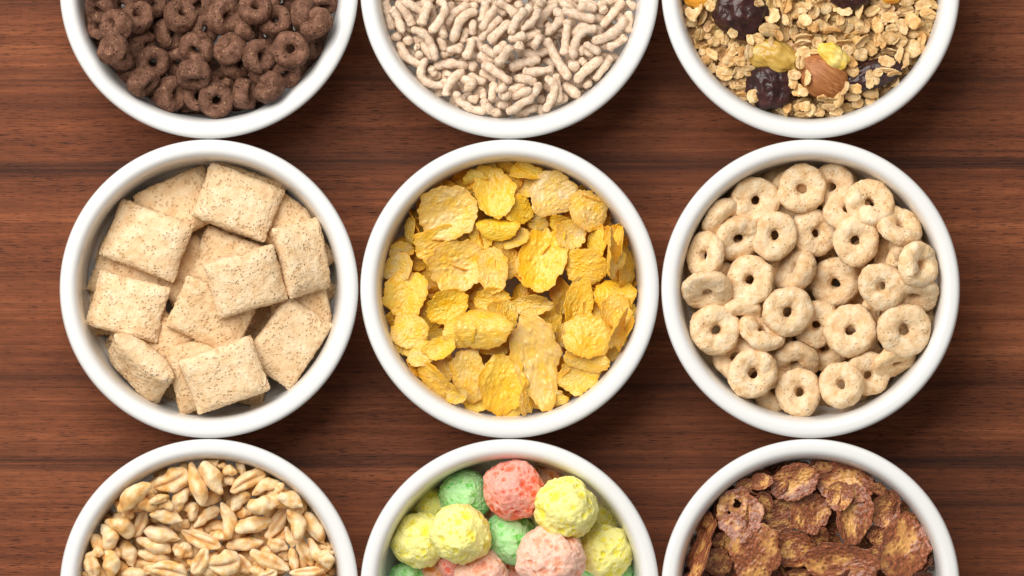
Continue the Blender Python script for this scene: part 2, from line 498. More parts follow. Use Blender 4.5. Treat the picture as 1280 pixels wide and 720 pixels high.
def almond_mesh(mat, L, Wd, T):
    v, f = ICO4
    out = []
    for p in v:
        u = p[0]
        w = (1 - 0.42 * max(0, u) ** 1.5)                 # tapers to a tip at +x
        ang = math.atan2(p[2], p[1])
        g = 1 + 0.012 * math.sin(ang * 22 + 4 * nz(p, 2, 3)) + 0.03 * nz(p, 2, 8)
        out.append((u * L / 2, p[1] * Wd / 2 * w * g, p[2] * T / 2 * w * g))
    return mesh('almond', out, f, mat)

def stick_mesh(name, mat, pts, r, seed, nu=30, nv=14):
    """pts: three control points in metres (x, y, z); a bent knobbly tube with blunt rounded ends."""
    rs = random.Random(seed)
    a, b, c = (np.array(p, float) for p in pts)
    b2 = 2 * b - (a + c) / 2                                # curve passes through the middle point
    V, N = [], []
    L = np.linalg.norm(b - a) + np.linalg.norm(c - b)
    for i in range(nu + 1):
        q = 0.5 - 0.5 * math.cos(math.pi * i / nu)
        e = min(q, 1 - q) * L / r                            # distance to the end, in radii
        rad_ = r * max(0.12, 1 - (1 - min(1, e / 0.8)) ** 2.4) ** 0.5
        rad_ *= 1 + 0.08 * math.sin(q * L / r * 1.5 + seed) + 0.05 * math.sin(q * L / r * 2.7 + seed * 2)
        t = min(max(q, 0), 1)
        p = (1 - t) ** 2 * a + 2 * t * (1 - t) * b2 + t * t * c
        d = 2 * (1 - t) * (b2 - a) + 2 * t * (c - b2)
        d = d / (np.linalg.norm(d) + 1e-9)
        s = np.cross(d, (0, 0, 1.0)); ls = np.linalg.norm(s)
        s = s / ls if ls > 1e-3 else np.array((1.0, 0, 0))
        u = np.cross(s, d)
        for j in range(nv):
            w = 2 * math.pi * j / nv
            n = math.cos(w) * s + math.sin(w) * u
            V.append(p + n * rad_); N.append(n)
    V = displaced(np.array(V), N, [(1 / (r * 1.8), r * 0.28), (1 / (r * 0.7), r * 0.16)], seed)
    F = [(i * nv + j, (i + 1) * nv + j, (i + 1) * nv + (j + 1) % nv, i * nv + (j + 1) % nv)[::-1] for i in range(nu) for j in range(nv)]
    F.append(tuple(range(nv))); F.append(tuple(nu * nv + j for j in range(nv))[::-1])
    return mesh(name, V, F, mat)

# ------------------------------------------------------------------ the table and the bowls
def box_mesh(name, mat, x0, x1, y0, y1, z0, z1):
    v = [(x, y, z) for z in (z0, z1) for y in (y0, y1) for x in (x0, x1)]
    f = [(0, 2, 3, 1), (4, 5, 7, 6), (0, 1, 5, 4), (2, 6, 7, 3), (0, 4, 6, 2), (1, 3, 7, 5)]
    g = mesh(name, v, f, mat)
    g.me.polygons.foreach_set('use_smooth', [False] * 6)
    return g
tb = bpy.data.objects.new('table_surface', box_mesh('table_surface', M['wood'], -0.75, 0.75, -0.5, 0.5, -0.03, 0.0).me)
COL.objects.link(tb)
tb['kind'] = 'structure'; tb['label'] = 'dark reddish walnut table top with horizontal grain under the bowls'

# profile: (radius in photograph pixels, height in mm), outside foot -> over the lip -> inside centre
PROFILE = [(0, 3.0), (92, 3.0), (97, 0.6), (104, 0.4), (110, 3.0), (140, 14), (166, 30), (180, 44), (185.2, 49.5), (186.8, 52.0), (186.0, 54.2), (183.2, 55.4),
           (178.5, 55.8), (171.5, 55.5), (166.4, 53.6), (163.0, 49.6), (161.0, 43), (159.8, 36), (157, 27), (148, 16), (118, 9.5), (60, 7.4), (0, 7.0)]
def bowl_mesh():
    P = [np.array((r * S, z * 0.001)) for r, z in PROFILE]
    prof = []
    for i in range(len(P) - 1):
        p0, p1, p2, p3 = P[max(i - 1, 0)], P[i], P[i + 1], P[min(i + 2, len(P) - 1)]
        for q in range(5):
            t = q / 5
            prof.append(0.5 * ((2 * p1) + (p2 - p0) * t + (2 * p0 - 5 * p1 + 4 * p2 - p3) * t * t + (3 * p1 - p0 - 3 * p2 + p3) * t ** 3))
    prof = [p for p in prof if p[0] > 1e-4]
    n = 160
    V = [(p[0] * math.cos(2 * math.pi * j / n), p[0] * math.sin(2 * math.pi * j / n), p[1]) for p in prof for j in range(n)]
    F = [(i * n + j, i * n + (j + 1) % n, (i + 1) * n + (j + 1) % n, (i + 1) * n + j) for i in range(len(prof) - 1) for j in range(n)]
    F.append(tuple(range(n))[::-1]); F.append(tuple((len(prof) - 1) * n + j for j in range(n)))
    return mesh('bowl', V, F, M['ceramic'])
BOWL = bowl_mesh()
INR = [(r * S, min(z, 40.0) * 0.001) for r, z in PROFILE[12:]][::-1]
def inner_z(r):
    return np.interp(r, [p[0] for p in INR], [p[1] for p in INR])

CELL = 0.0009
PIECES = []
class Bowl:
    def __init__(self, px, py, label, base, dome=0.0):
        self.px, self.py = px, py
        self.x, self.y = W(px, py)
        o = bpy.data.objects.new('bowl', BOWL.me); COL.objects.link(o)
        o.location = (self.x, self.y, 0); o.rotation_euler.z = px * 0.7 + py
        o['label'] = label; o['category'] = 'bowl'; o['group'] = 'white bowls set out in rows on the table'
        self.n = int(2 * 187 * S / CELL) + 4
        g = (np.arange(self.n) - self.n / 2 + 0.5) * CELL
        X, Y = np.meshgrid(g, g, indexing='ij')
        r = np.hypot(X, Y)
        self.H = np.maximum(inner_z(r), (base + dome * (1 - (r / (160 * S)) ** 2)) * 0.001)
        self.id = np.full((self.n, self.n), -1)
    def settle(self, v, wx, wy, pct, mark):
        """Lower the rotated points v at table position (wx, wy) until they rest on what lies there."""
        i = ((v[:, 0] + wx - self.x) / CELL + self.n / 2).astype(int).clip(0, self.n - 1)
        j = ((v[:, 1] + wy - self.y) / CELL + self.n / 2).astype(int).clip(0, self.n - 1)
        lo = np.full((self.n, self.n), 9.0); hi = np.full((self.n, self.n), -9.0)
        np.minimum.at(lo, (i, j), v[:, 2]); np.maximum.at(hi, (i, j), v[:, 2])
        m = lo < 8
        z = np.percentile(self.H[m] - lo[m], pct)
        top = hi + z
        up = m & (top > self.H)
        self.H[up] = top[up]; self.id[up] = mark
        return z
    def slope(self, wx, wy, r):
        i0 = int((wx - self.x) / CELL + self.n / 2); j0 = int((wy - self.y) / CELL + self.n / 2); k = max(2, int(r / CELL))
        a = self.H[max(0, i0 - k):i0 + k, max(0, j0 - k):j0 + k]
        if a.size < 9: return 0.0, 0.0
        gx, gy = np.gradient(a, CELL)
        return float(np.clip(np.median(gx), -.6, .6)), float(np.clip(np.median(gy), -.6, .6))

def lay(bowl, geo, name, px, py, yaw=0.0, tilt=None, az=0.0, roll=0.0, scale=(1, 1, 1), pct=80, color=None, filler=False, note='', label=None, follow=0.7, rr=None):
    """One piece of cereal. Angles are as seen in the photograph: degrees clockwise from the right; tilt leans the top towards az."""
    wx, wy = W(px, py)
    if tilt is None:
        gx, gy = bowl.slope(wx, wy, rr or 0.008)
        n = Vector((-gx * follow, -gy * follow, 1)).normalized()
        T = Vector((0, 0, 1)).rotation_difference(n).to_matrix()
        tdeg = math.degrees(math.acos(max(-1, min(1, n.z))))
    else:
        d = Vector((math.cos(rad(az)), -math.sin(rad(az)), 0))
        T = Matrix.Rotation(rad(tilt), 3, Vector((0, 0, 1)).cross(d)); tdeg = tilt
    R = T @ Matrix.Rotation(rad(-yaw), 3, 'Z') @ Matrix.Rotation(rad(roll), 3, 'X') @ Matrix.Diagonal(scale)
    v = geo.v @ np.array(R).T
    for _ in range(3):                                     # keep the piece inside the bowl's wall
        q = v[:, :2] + (wx - bowl.x, wy - bowl.y)
        rr_ = np.hypot(q[:, 0], q[:, 1]); k = rr_.argmax()
        over = rr_[k] - 162.0 * S
        if over <= 0: break
        wx -= q[k, 0] / rr_[k] * over; wy -= q[k, 1] / rr_[k] * over
    mark = len(PIECES)
    z = bowl.settle(v, wx, wy, pct, mark)
    o = bpy.data.objects.new(name, geo.me)
    o.matrix_world = Matrix.Translation((wx, wy, z)) @ R.to_4x4()
    o.color = (*(color or (1, 1, 1)), 1)
    PIECES.append(dict(o=o, bowl=bowl, name=name, px=px, py=py, tilt=tdeg, filler=filler, note=note, label=label, geo=geo, mark=mark))
    return o

def scatter(bowl, n, rmin, rmax, seed, ylo=-70, yhi=790, tries=60):
    """n spots spread evenly over the bowl (best-candidate sampling), in photograph pixels."""
    rs = random.Random(seed); pts = []
    for _ in range(n):
        best, bd = None, -1
        for _ in range(tries):
            a, r = rs.uniform(0, 6.2832), rmax * math.sqrt(rs.uniform((rmin / rmax) ** 2, 1))
            x, y = bowl.px + r * math.cos(a), bowl.py + r * math.sin(a)
            if not ylo < y < yhi: continue
            d = min([(x - p[0]) ** 2 + (y - p[1]) ** 2 for p in pts] or [9e9])
            if d > bd: best, bd = (x, y), d
        if best: pts.append(best)
    return pts

C1, C2, C3 = 261, 637, 1013.5
Y1, Y2, Y3 = -13.5, 361, 735.5
def zc(o, x, y, s):               # a reading off an enlarged piece of the photograph -> photograph pixels
    return o[0] + x / s, o[1] + y / s

B = {}
B['choc_ring'] = Bowl(C1, Y1, 'white bowl full of small dark chocolate rings', 14)
B['stick'] = Bowl(C2, Y1, 'white bowl full of thin pale puffed sticks', 24, 3)
B['muesli'] = Bowl(C3, Y1, 'white bowl full of oat muesli with an almond and dried fruit', 38, 3)
B['pillow'] = Bowl(C1, Y2, 'white bowl full of large pale wheat pillows', 12)
B['corn'] = Bowl(C2, Y2, 'white bowl full of yellow corn flakes', 25, 4)
B['oat_ring'] = Bowl(C3, Y2, 'white bowl full of pale beige oat rings', 12)
B['wheat'] = Bowl(C1, Y3, 'white bowl full of golden puffed wheat grains', 21, 3)
B['ball'] = Bowl(C2, Y3, 'white bowl full of large coloured puff balls', 8)
B['choc_flake'] = Bowl(C3, Y3, 'white bowl full of glossy brown chocolate flakes', 26, 4)

# ---- dark chocolate rings -------------------------------------------------
b = B['choc_ring']
G = [ring_mesh('chocolate_ring', M['choc_ring'], 21.5 * S, 4.6 * S, 12.0 * S, 40 + i, notch=0.55 if i in (2, 6) else 0) for i in range(9)]
for i, (x, y) in enumerate(scatter(b, 40, 0, 148, 5)):
    lay(b, G[i % 9], 'chocolate_ring', x, y, yaw=i * 47, tilt=[10, 50, 75, 25][i % 4], az=i * 83, pct=42, filler=True)
for i, (x, y) in enumerate(scatter(b, 20, 132, 149, 6)):
    lay(b, G[i % 9], 'chocolate_ring', x, y, yaw=i * 47, tilt=[20, 50, 75][i % 3], az=i * 83, pct=42, filler=True)
D1 = [  # x, y, tilt, azimuth of lean, size, level
 (368, 34, 20, 0, .95, 0), (384, -8, 30, 90, .95, 0), (152, 4, 20, 0, .95, 0), (300, 52, 25, 0, .95, 0), (330, 42, 25, 0, .95, 0), (330, 90, 25, 0, .95, 0),
 (119, 33, 40, 180, .9, 0), (175.6, 54, 60, 30, .9, 0), (221, 75.6, 30, 90, .9, 0), (245.6, 120, 20, 0, .9, 0), (197, 18, 30, 100, .9, 0), (277.8, 100, 40, 250, .9, 0),
 (356.7, 91, 30, 60, 1, 0), (307.8, 33, 70, 0, .9, 0), (261, 42, 50, 90, .9, 0), (294.4, 80, 40, 0, .9, 0), (391, 58, 60, 0, .9, 0), (252, 4, 40, 180, .9, 0), (350, 0, 30, 10, .95, 0),
 (211, 41, 38, 0, 1, 1), (125.6, 9, 40, 120, .98, 1), (185.6, 2, 25, 60, .95, 1), (405.6, 4.4, 45, 60, .9, 1), (254, 35.6, 30, 20, .9, 0), (343.3, 25.6, 22, 270, 1, 1),
 (170, 21, 38, 285, 1, 1), (145.6, 33.3, 48, 200, 1, 2), (224.4, 19, 36, 310, 1.02, 2), (137.8, 64.4, 62, 215, .98, 2), (190, 77.8, 6, 0, 1.04, 2), (173.3, 109, 62, 40, .98, 2),
 (212, 117.8, 44, 0, 1.02, 2), (245.6, 60, 32, 140, 1.04, 2), (242, 93, 58, 90, 1.04, 3), (279, 20, 40, 15, 1.08, 2), (319, 11, 34, 270, 1, 3), (379, 17.8, 74, 0, .98, 2),
 (403.3, 32, 55, 225, .98, 2), (286.7, 62, 60, 230, 1.04, 2), (323.3, 70, 34, 0, 1.03, 2), (363.3, 62, 5, 0, 1.13, 3), (270, 131, 12, 30, 1.05, 2), (304.4, 116.7, 72, 0, .98, 2),
 (336.7, 111, 50, 220, .98, 2), (230, -14, 30, 0, 1, 1), (290, -18, 40, 90, 1, 1), (160, -16, 40, 90, 1, 1), (370, -20, 30, 200, 1, 1), (115, -22, 40, 40, 1, 1)]
for i, (x, y, t, a, s, l) in enumerate(sorted(D1, key=lambda q: q[5])):
    gi = 2 if (x, y) in ((403.3, 32), (336.7, 111)) else (1, 0, 3, 4, 5, 7, 8)[i % 7]
    lay(b, G[gi], 'chocolate_ring', x, y, yaw=i * 71, tilt=t, az=a, scale=(s, s, s), pct=84)

# ---- pale puffed sticks -----------------------------------------------------
b = B['stick']
def lay_stick(pts, r, filler=False, seed=0, zt=0.0):
    n = [W(*p) for p in pts]
    cx, cy = sum(p[0] for p in n) / 3, sum(p[1] for p in n) / 3
    rs = random.Random(seed)
    g = stick_mesh('rice_stick', M['stick'], [(p[0] - cx, p[1] - cy, 0.0012 * rs.uniform(-1, 1) + (zt if k == 0 else 0)) for k, p in enumerate(n)], r * S, seed)
    px, py = 640 + cx / S, 360 - cy / S
    L = (math.dist(pts[0], pts[1]) + math.dist(pts[1], pts[2]))
    bent = math.dist(pts[0], pts[2]) < 0.93 * L
    gx, gy = b.slope(cx, cy, 0.006)
    lay(b, g, 'rice_stick', px, py, pct=90 if not filler else 70, filler=filler, follow=0.5,
        note=('short ' if L < 20 else 'long ' if L > 44 else '') + ('bent ' if bent else 'straight '))
for i, (x, y) in enumerate(scatter(b, 262, 0, 157, 9, ylo=-40, tries=25)):
    a = random.Random(i).uniform(0, 6.28); l = random.Random(i + 50).uniform(13, 19); k = random.Random(i + 90).uniform(-4, 4)
    lay_stick([(x - l * math.cos(a), y - l * math.sin(a)), (x - k * math.sin(a), y + k * math.cos(a)), (x + l * math.cos(a), y + l * math.sin(a))], 5.6, True, i)
ST1 = [(440,430,450,420,470,410),(310,230,330,280,370,330),(350,370,360,400,380,430),(375,375,460,355,570,370),(600,340,590,370,600,390),(640,500,650,530,640,560),
 (560,560,590,555,620,560),(820,440,860,440,900,450),(810,500,850,490,890,480),(300,0,330,20,345,40),(560,150,545,190,530,240),
 (80,0,105,70,128,165),(160,0,215,75,248,140),(190,0,250,30,310,65),(355,5,320,75,298,140),(470,0,465,30,480,55),(590,110,590,150,595,185),(840,0,850,30,860,55),(660,0,655,60,630,120),
 (130,210,155,205,185,195),(225,200,225,225,225,250),(262,262,272,262,280,264),(265,310,285,305,300,300),(400,205,415,240,430,280),(440,280,490,275,530,270),(620,300,660,320,720,345),
 (640,255,690,290,750,315),(630,400,670,420,720,450),(885,190,840,210,790,220),(725,590,770,585,800,590),(750,545,775,540,800,525),(650,550,680,610,750,635),(715,460,700,510,700,570),
 (570,25,480,70,450,140),(405,130,415,170,435,210),(750,100,690,150,630,225),(165,240,200,320,290,365),(770,235,740,270,715,295),(865,240,845,265,825,285),(560,420,620,450,665,465),
 (125,45,165,100,192,185),(385,0,430,60,345,180),(615,60,520,110,480,235),(720,35,680,90,635,165),(800,115,750,165,680,235),(720,5,790,40,835,85),(890,50,830,120,805,195),
 (585,210,570,270,545,330),(240,165,330,210,380,340),(320,330,300,450,430,485),(540,390,460,470,440,540),(500,520,530,590,665,640),(800,255,770,310,720,370),(640,355,720,400,805,465),
 (780,490,750,500,720,515),(520,450,585,455,545,510)]
ST2 = [(345,20,270,80,240,155),(470,10,520,10,570,25),(460,30,520,35,570,45),(740,60,750,120,730,180),(650,200,690,195,720,185),(590,250,610,245,630,240),(470,325,490,345,505,360),(410,365,440,370,470,370),
 (460,290,500,280,540,310),(500,460,515,470,530,450),(300,270,220,300,155,290),(260,330,300,345,340,370),(60,290,75,310,95,330),(110,440,170,445,230,470),(85,490,110,500,160,475),(10,515,40,490,60,480),
 (30,530,50,535,75,540),(90,550,150,520,200,500),(0,580,40,590,70,580),(110,635,170,620,230,590),(240,540,252,555,262,575),(530,135,470,160,430,195),(230,170,190,205,70,215),
 (720,0,660,70,595,150),(595,0,600,35,610,70),(745,0,760,20,780,30),(240,0,245,10,260,30),(200,30,150,90,90,190),(240,45,210,110,140,170),(320,60,360,100,280,190),(375,45,450,80,560,105),
 (255,195,230,230,215,270),(140,240,130,260,125,285),(500,235,540,270,590,290),(735,205,680,240,625,270),(600,320,520,380,445,460),(655,310,610,370,555,450),(150,395,220,400,325,385),
 (250,330,160,350,75,380),(335,410,350,490,355,575),(720,90,670,175,540,235),(570,165,470,190,435,330),(405,105,395,200,380,310),(380,470,420,500,470,540),(275,440,330,500,270,625),
 (235,460,200,540,60,635),(280,215,340,320,410,445)]
alls = [[zc((460, 0), q[0], q[1], 4.5), zc((460, 0), q[2], q[3], 4.5), zc((460, 0), q[4], q[5], 4.5)] for q in ST1]
alls += [[zc((620, 0), q[0], q[1], 4.5), zc((620, 0), q[2], q[3], 4.5), zc((620, 0), q[4], q[5], 4.5)] for q in ST2]
n1, n2 = len(ST1), len(ST2)
order = sorted(range(n1 + n2), key=lambda k: (k / n1 if k < n1 else (k - n1) / n2))
for k in order:
    lay_stick(alls[k], 5.6 + 0.5 * math.sin(k * 2.3), seed=k + 300)

# ---- muesli -------------------------------------------------------------------
b = B['muesli']
OAT = [flake_mesh('oat_flake', M['oat'], 70 + i, 0.0009, .10 + .05 * math.sin(i), .30 * math.cos(i * 1.7), 0.15, nr=10, ns=36, blisters=10, jag=1.5 if i % 3 == 0 else .9, lump=2.0, crease=.16 * (i % 2), unit=0.0031) for i in range(12)]
def oat_bed():
    n = 150; V = []; F = []
    g = [(-1 + 2 * i / n) * 166 * S for i in range(n + 1)]
    for x in g:
        for y in g:
            q = (x, y, 0)
            V.append((x, y, 0.0395 + 0.0022 * nz(q, 330, 2) + 0.0014 * nz(q, 800, 5) + 0.003 * (1 - (x * x + y * y) / (160 * S) ** 2)))
    for i in range(n):
        for j in range(n):
            if max(math.hypot(g[a], g[c]) for a in (i, i + 1) for c in (j, j + 1)) < 165.5 * S:
                F.append((i * (n + 1) + j, (i + 1) * (n + 1) + j, (i + 1) * (n + 1) + j + 1, i * (n + 1) + j + 1))
    o = bpy.data.objects.new('oat_crumbs', mesh('oat_crumbs', V, F, M['oat']).me); COL.objects.link(o)
    o.location = (b.x, b.y, 0); o.color = (.62, .52, .42, 1)  # oat colour darkened here to paint the shade in gaps between flakes
    o['kind'] = 'stuff'; o['label'] = 'mass of small oat crumbs between the muesli flakes'
oat_bed()
def lay_oat(x, y, a, bb, ang, tilt, az, filler=False, pct=72, tint=None, k=0):
    v = 0.80 + 0.36 * ((k * 0.618) % 1); t = tint or (v, v * (.94 + .08 * ((k * .37) % 1)), v * (.82 + .22 * ((k * .77) % 1)))
    if filler == 2: t = (0.92, 0.86, 0.78)
    lay(b, OAT[k % 12], 'oat_flake', x, y, yaw=ang, tilt=tilt, az=az, scale=(a * S / 0.0031, bb * S / 0.0031, (a + bb) / 2 * S / 0.0031), pct=pct, color=t, filler=bool(filler),
        note='large ' if a > 9.5 else 'small ' if a < 7 else '')
rs = random.Random(31)
for i, (x, y) in enumerate(scatter(b, 330, 0, 161, 17, ylo=-30, tries=18)):
    lay_oat(x, y, rs.uniform(7.2, 11), rs.uniform(5.5, 8), rs.uniform(0, 360), rs.uniform(0, 60), rs.uniform(0, 360), 1, 80, k=i)
def blob(nm, mat, seed, sx, sy, sz, amps, **kw): return blob_mesh(nm, M[mat], seed, sx * S, sy * S, sz * S, amps, **kw)
pr = [(0.8, .16), (1.7, .12), (3.2, .05)]
FR = [
 (blob('prune', 'prune', 4, 36, 15, 12, pr, ridged=True), 'prune', 1091, 93, -22, 0, 'long flat glossy black prune half buried under oats beside the almond'),
 (blob('prune', 'prune', 9, 27, 25, 17, pr, ridged=True), 'prune', 964, 111, 20, 0, 'wrinkled black prune at the bowl wall below the golden raisin'),
 (blob('prune', 'prune', 13, 29, 28, 19, pr, ridged=True), 'prune', 926.5, 14, 10, 0, 'large dark purple prune at the upper left of the muesli'),
 (blob('prune', 'prune', 21, 21, 14, 13, pr, ridged=True), 'prune', 1064, -4, 0, 0, 'dark prune cut by the top of the picture'),
 (blob('raisin', 'sultana', 5, 28, 18, 13, [(1.0, .22), (2.4, .10)], ridged=True), 'raisin', 969, 72, 12, 0, 'translucent golden raisin lying on the oats'),
 (almond_mesh(M['almond'], 70 * S, 56 * S, 36 * S), 'almond', 1028, 94, 215, 0, 'whole brown almond in its skin on the muesli'),
 (blob('candied_nut', 'walnut', 6, 22, 15, 11, [(1.2, .18), (2.6, .20)]), 'candied nut', 1042, 71, 35, 0, 'yellow lobed nut piece resting on the almond'),
 (blob('apricot_piece', 'apricot', 7, 19, 14, 10, [(1.2, .2), (2.5, .1)]), 'apricot', 866, -4, 20, 0, 'orange dried apricot piece at the left of the muesli'),
 (blob('apricot_piece', 'apricot', 8, 12, 8, 8, [(1.2, .2), (2.5, .1)]), 'apricot', 1115, -4, 0, 0, 'small orange apricot crumb cut by the top of the picture')]
for g, nm, x, y, yaw, roll, lab in FR:
    lay(b, g, nm.replace(' ', '_') if nm != 'apricot' else 'apricot_piece', x, y, yaw=yaw, tilt=4, az=90, pct=42 if nm == 'prune' else 55, label=lab)
OZ1 = [(565,90,42,45,0),(550,165,62,40,0),(745,120,34,42,20),(750,205,50,20,-5),(748,240,52,22,0),(795,65,25,38,20),(700,60,35,48,40),(640,30,32,42,10),(345,280,52,26,-55),(225,300,42,30,40),
 (290,400,42,25,0),(300,425,46,25,5),(375,405,32,38,0),(160,190,32,34,0),(400,300,22,40,-10),(435,285,24,40,10),(740,300,45,38,-30),(725,350,30,42,10),(680,460,30,38,0),(710,510,38,35,0),(395,490,40,13,0),(395,530,30,13,8),
 (460,540,36,38,30),(430,400,44,30,0),(345,185,30,28,30),(300,220,26,32,0),(240,230,34,28,0),(145,60,18,50,20),(110,80,45,28,60),(175,90,20,48,15),(95,130,30,26,0),(215,30,35,28,60),(640,110,22,32,-20),
 (645,190,22,42,10),(690,180,26,42,0),(600,200,22,36,-30),(820,240,30,34,0),(860,150,36,30,0),(800,150,34,26,40),(590,15,22,26,0),(690,420,38,30,20),(620,630,40,18,30),(650,600,24,34,10),(720,600,34,20,0),
 (780,620,30,36,40),(740,570,40,18,-10),(830,630,34,22,0),(230,380,18,30,0),(170,290,20,22,0),(190,330,26,22,50),(330,340,42,26,10),(390,350,30,24,0),(340,470,16,30,-20),(800,290,26,16,0),(760,440,20,42,10),
 (485,215,36,30,20),(440,220,20,34,-20),(490,20,28,24,0),(560,230,16,26,0),(730,640,34,16,0),(850,550,32,14,0)]
OZ2 = [(85,70,26,38,20),(120,140,38,30,20),(75,150,34,30,10),(255,60,44,28,10),(410,60,46,26,-25),(440,140,34,44,0),(265,140,38,45,10),(340,60,18,45,10),(350,165,36,26,10),(180,170,46,18,-5),(250,235,48,16,-8),
 (350,225,48,22,-45),(400,265,46,44,30),(345,300,40,40,0),(510,285,46,18,5),(490,345,48,32,20),(440,220,24,40,10),(500,210,44,40,0),(570,230,40,34,-20),(565,310,20,50,10),(590,340,24,50,20),(640,270,46,50,20),
 (600,60,50,30,-10),(700,20,50,32,-20),(730,75,48,30,10),(640,115,46,40,30),(570,150,40,46,0),(510,95,48,28,10),(480,20,34,24,10),(605,10,40,24,0),(690,210,24,40,-10),(485,395,48,18,0),(530,415,38,18,-10),
 (410,435,36,46,-30),(440,410,30,24,0),(395,470,22,30,0),(300,395,38,34,30),(290,345,40,26,40),(310,495,40,28,20),(300,540,46,26,10),(255,495,18,42,20),(400,525,44,26,15),(170,560,40,18,0),(170,595,46,18,-5),
 (125,550,30,14,0),(220,560,24,44,20),(330,580,36,30,-30),(210,630,40,20,0),(110,630,34,24,0),(60,620,26,36,20),(30,600,30,30,0),(270,280,36,28,20),(230,110,26,30,0),(150,50,30,30,0),(20,45,34,32,0),(30,110,40,34,40),
 (520,160,34,30,0),(640,190,34,20,10),(470,250,16,24,40),(20,520,30,26,0)]
hand = [zc((840, 0), q[0], q[1], 4.5) + (q[2] / 4.5, q[3] / 4.5, q[4]) for q in OZ1] + [zc((1000, 0), q[0], q[1], 4.5) + (q[2] / 4.5, q[3] / 4.5, q[4]) for q in OZ2]
rs = random.Random(5)
for i, (x, y, a, c, ang) in enumerate(hand):
    if c > a: a, c, ang = c, a, ang + 90
    thin = c / a < .5
    lay_oat(x, y, a * 1.05, max(c, .62 * a) * 1.05, ang, 52 if thin else rs.uniform(4, 24), ang + 90 if thin else rs.uniform(0, 360), 0, 60,
            tint=(1.14, 1.14, 1.16) if i % 4 == 0 else (1, .85, .66) if i % 7 == 0 else None, k=i * 5)

# ---- wheat pillows ----------------------------------------------------------
b = B['pillow']
G = [pillow_mesh('wheat_pillow', M['pillow'], 100 * S, 75 * S, 36 * S, 3 + i) for i in range(6)]
for i, (x, y) in enumerate(scatter(b, 9, 0, 112, 8)):
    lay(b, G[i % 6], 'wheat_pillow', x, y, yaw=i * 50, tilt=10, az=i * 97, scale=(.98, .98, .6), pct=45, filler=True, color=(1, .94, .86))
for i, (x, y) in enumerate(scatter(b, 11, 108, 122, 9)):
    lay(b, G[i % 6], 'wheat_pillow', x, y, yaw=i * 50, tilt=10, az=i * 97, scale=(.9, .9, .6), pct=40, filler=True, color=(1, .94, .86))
DP = [  # x, y, yaw, tilt, az, length, width, percentile, label
 (306, 246, 20, 8, 0, .9, .9, 70, 'wheat pillow glimpsed at the rim behind the top pillow'), (358, 268, 35, 10, 300, .8, .9, 70, 'dark lower wheat pillow peeking out by the upper right wall'),
 (385, 305, 60, 10, 0, .8, .8, 70, None), (162, 345, 20, 8, 90, 1, 1, 70, 'wheat pillow squeezed between the two left pillows by the wall'),
 (237, 350, 60, 20, 0, 1, 1, 70, None), (372, 372, 80, 8, 0, 1, 1, 70, 'shaded wheat pillow under the right ones by the bowl wall'),
 (190, 420, 30, 15, 180, 1, .9, 70, 'lower wheat pillow whose corner shows under the left pillow'), (255, 440, 30, 10, 90, 1, 1, 70, None), (246, 482, 75, 12, 40, .9, 1, 40, 'lower wheat pillow between the edge-on one and the bottom one'),
 (222, 257, -25, 10, 270, 1, 1, 70, 'shaded wheat pillow with a dark fleck at the upper left rim'), (287, 331, 22, 14, 200, 1, 1, 60, 'wheat pillow in the middle tucked under two brighter ones'),
 (263, 394, 24, 12, 60, 1, 1, 60, 'central lower wheat pillow with its left corner showing'),
 (361, 430, 124, 10, 45, 1.0, .98, 60, 'wheat pillow at the lower right leaning towards the wall'), (382, 320, 76, 26, 0, .93, .84, 74, 'narrow-looking wheat pillow tilted against the right wall'),
 (182, 300, 21, 10, 215, 1.04, 1.06, 60, 'large bright wheat pillow at the upper left'), (296, 253, 21, 8, 270, 1.02, 1, 60, 'topmost bright wheat pillow near the upper rim'),
 (156, 384, 15, 8, 180, .96, .98, 60, 'bright wheat pillow overlapping the left rim of its bowl'), (171, 462, 39, 62, 135, .94, .95, 60, 'wheat pillow standing on its long edge at the lower left wall'),
 (307, 352, -16, 8, 60, .93, 1, 72, 'bright wheat pillow lying on top in the very middle'), (280, 469, -20, 8, 90, .99, 1, 72, 'bright wheat pillow nearest the bottom of the heap')]
for i, (x, y, yaw, t, az, l, w, p, lab) in enumerate(DP):
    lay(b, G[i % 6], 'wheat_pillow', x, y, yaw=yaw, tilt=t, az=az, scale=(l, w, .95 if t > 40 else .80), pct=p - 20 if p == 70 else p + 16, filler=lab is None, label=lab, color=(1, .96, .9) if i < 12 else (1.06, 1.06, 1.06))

# ---- corn flakes ---------------------------------------------------------------
def flakes(kind, name, mat, seed0, thick, unit):
    G = []
    for i in range(12):
        r = random.Random(seed0 + i)
        G.append(flake_mesh(name, M[mat], seed0 + i, thick, r.uniform(-.12, .34), r.uniform(.02, .46), r.uniform(-.3, .3), unit=unit))
    G.append(flake_mesh(name, M[mat], seed0 + 20, thick, .2, .1, .1, hole=[(-.42, -.02, .17), (-.15, -.42, .06)], unit=unit))     # 12 holed
    G.append(flake_mesh(name, M[mat], seed0 + 21, thick, .10, .12, -.15, point=.45, unit=unit))                                   # 13 pointed leaf
    G.append(flake_mesh(name, M[mat], seed0 + 22, thick, .12, -.62, .2, unit=unit))                                             # 14 rolled
    G.append(flake_mesh(name, M[mat], seed0 + 23, thick, .55, .35, .3, unit=unit))                                              # 15 cupped
    return G
b = B['corn']
G = flakes('corn', 'corn_flake', 'corn', 200, 0.0011, 0.012)
EXTRA = lambda n, s: scatter(b, n, 138, 158, s)
def tintc(t):
    p, q = (0.92, 1.03, 2.1), (1.05, 1.0, 0.40)
    return tuple(p[i] * (1 - t) + q[i] * t for i in range(3))
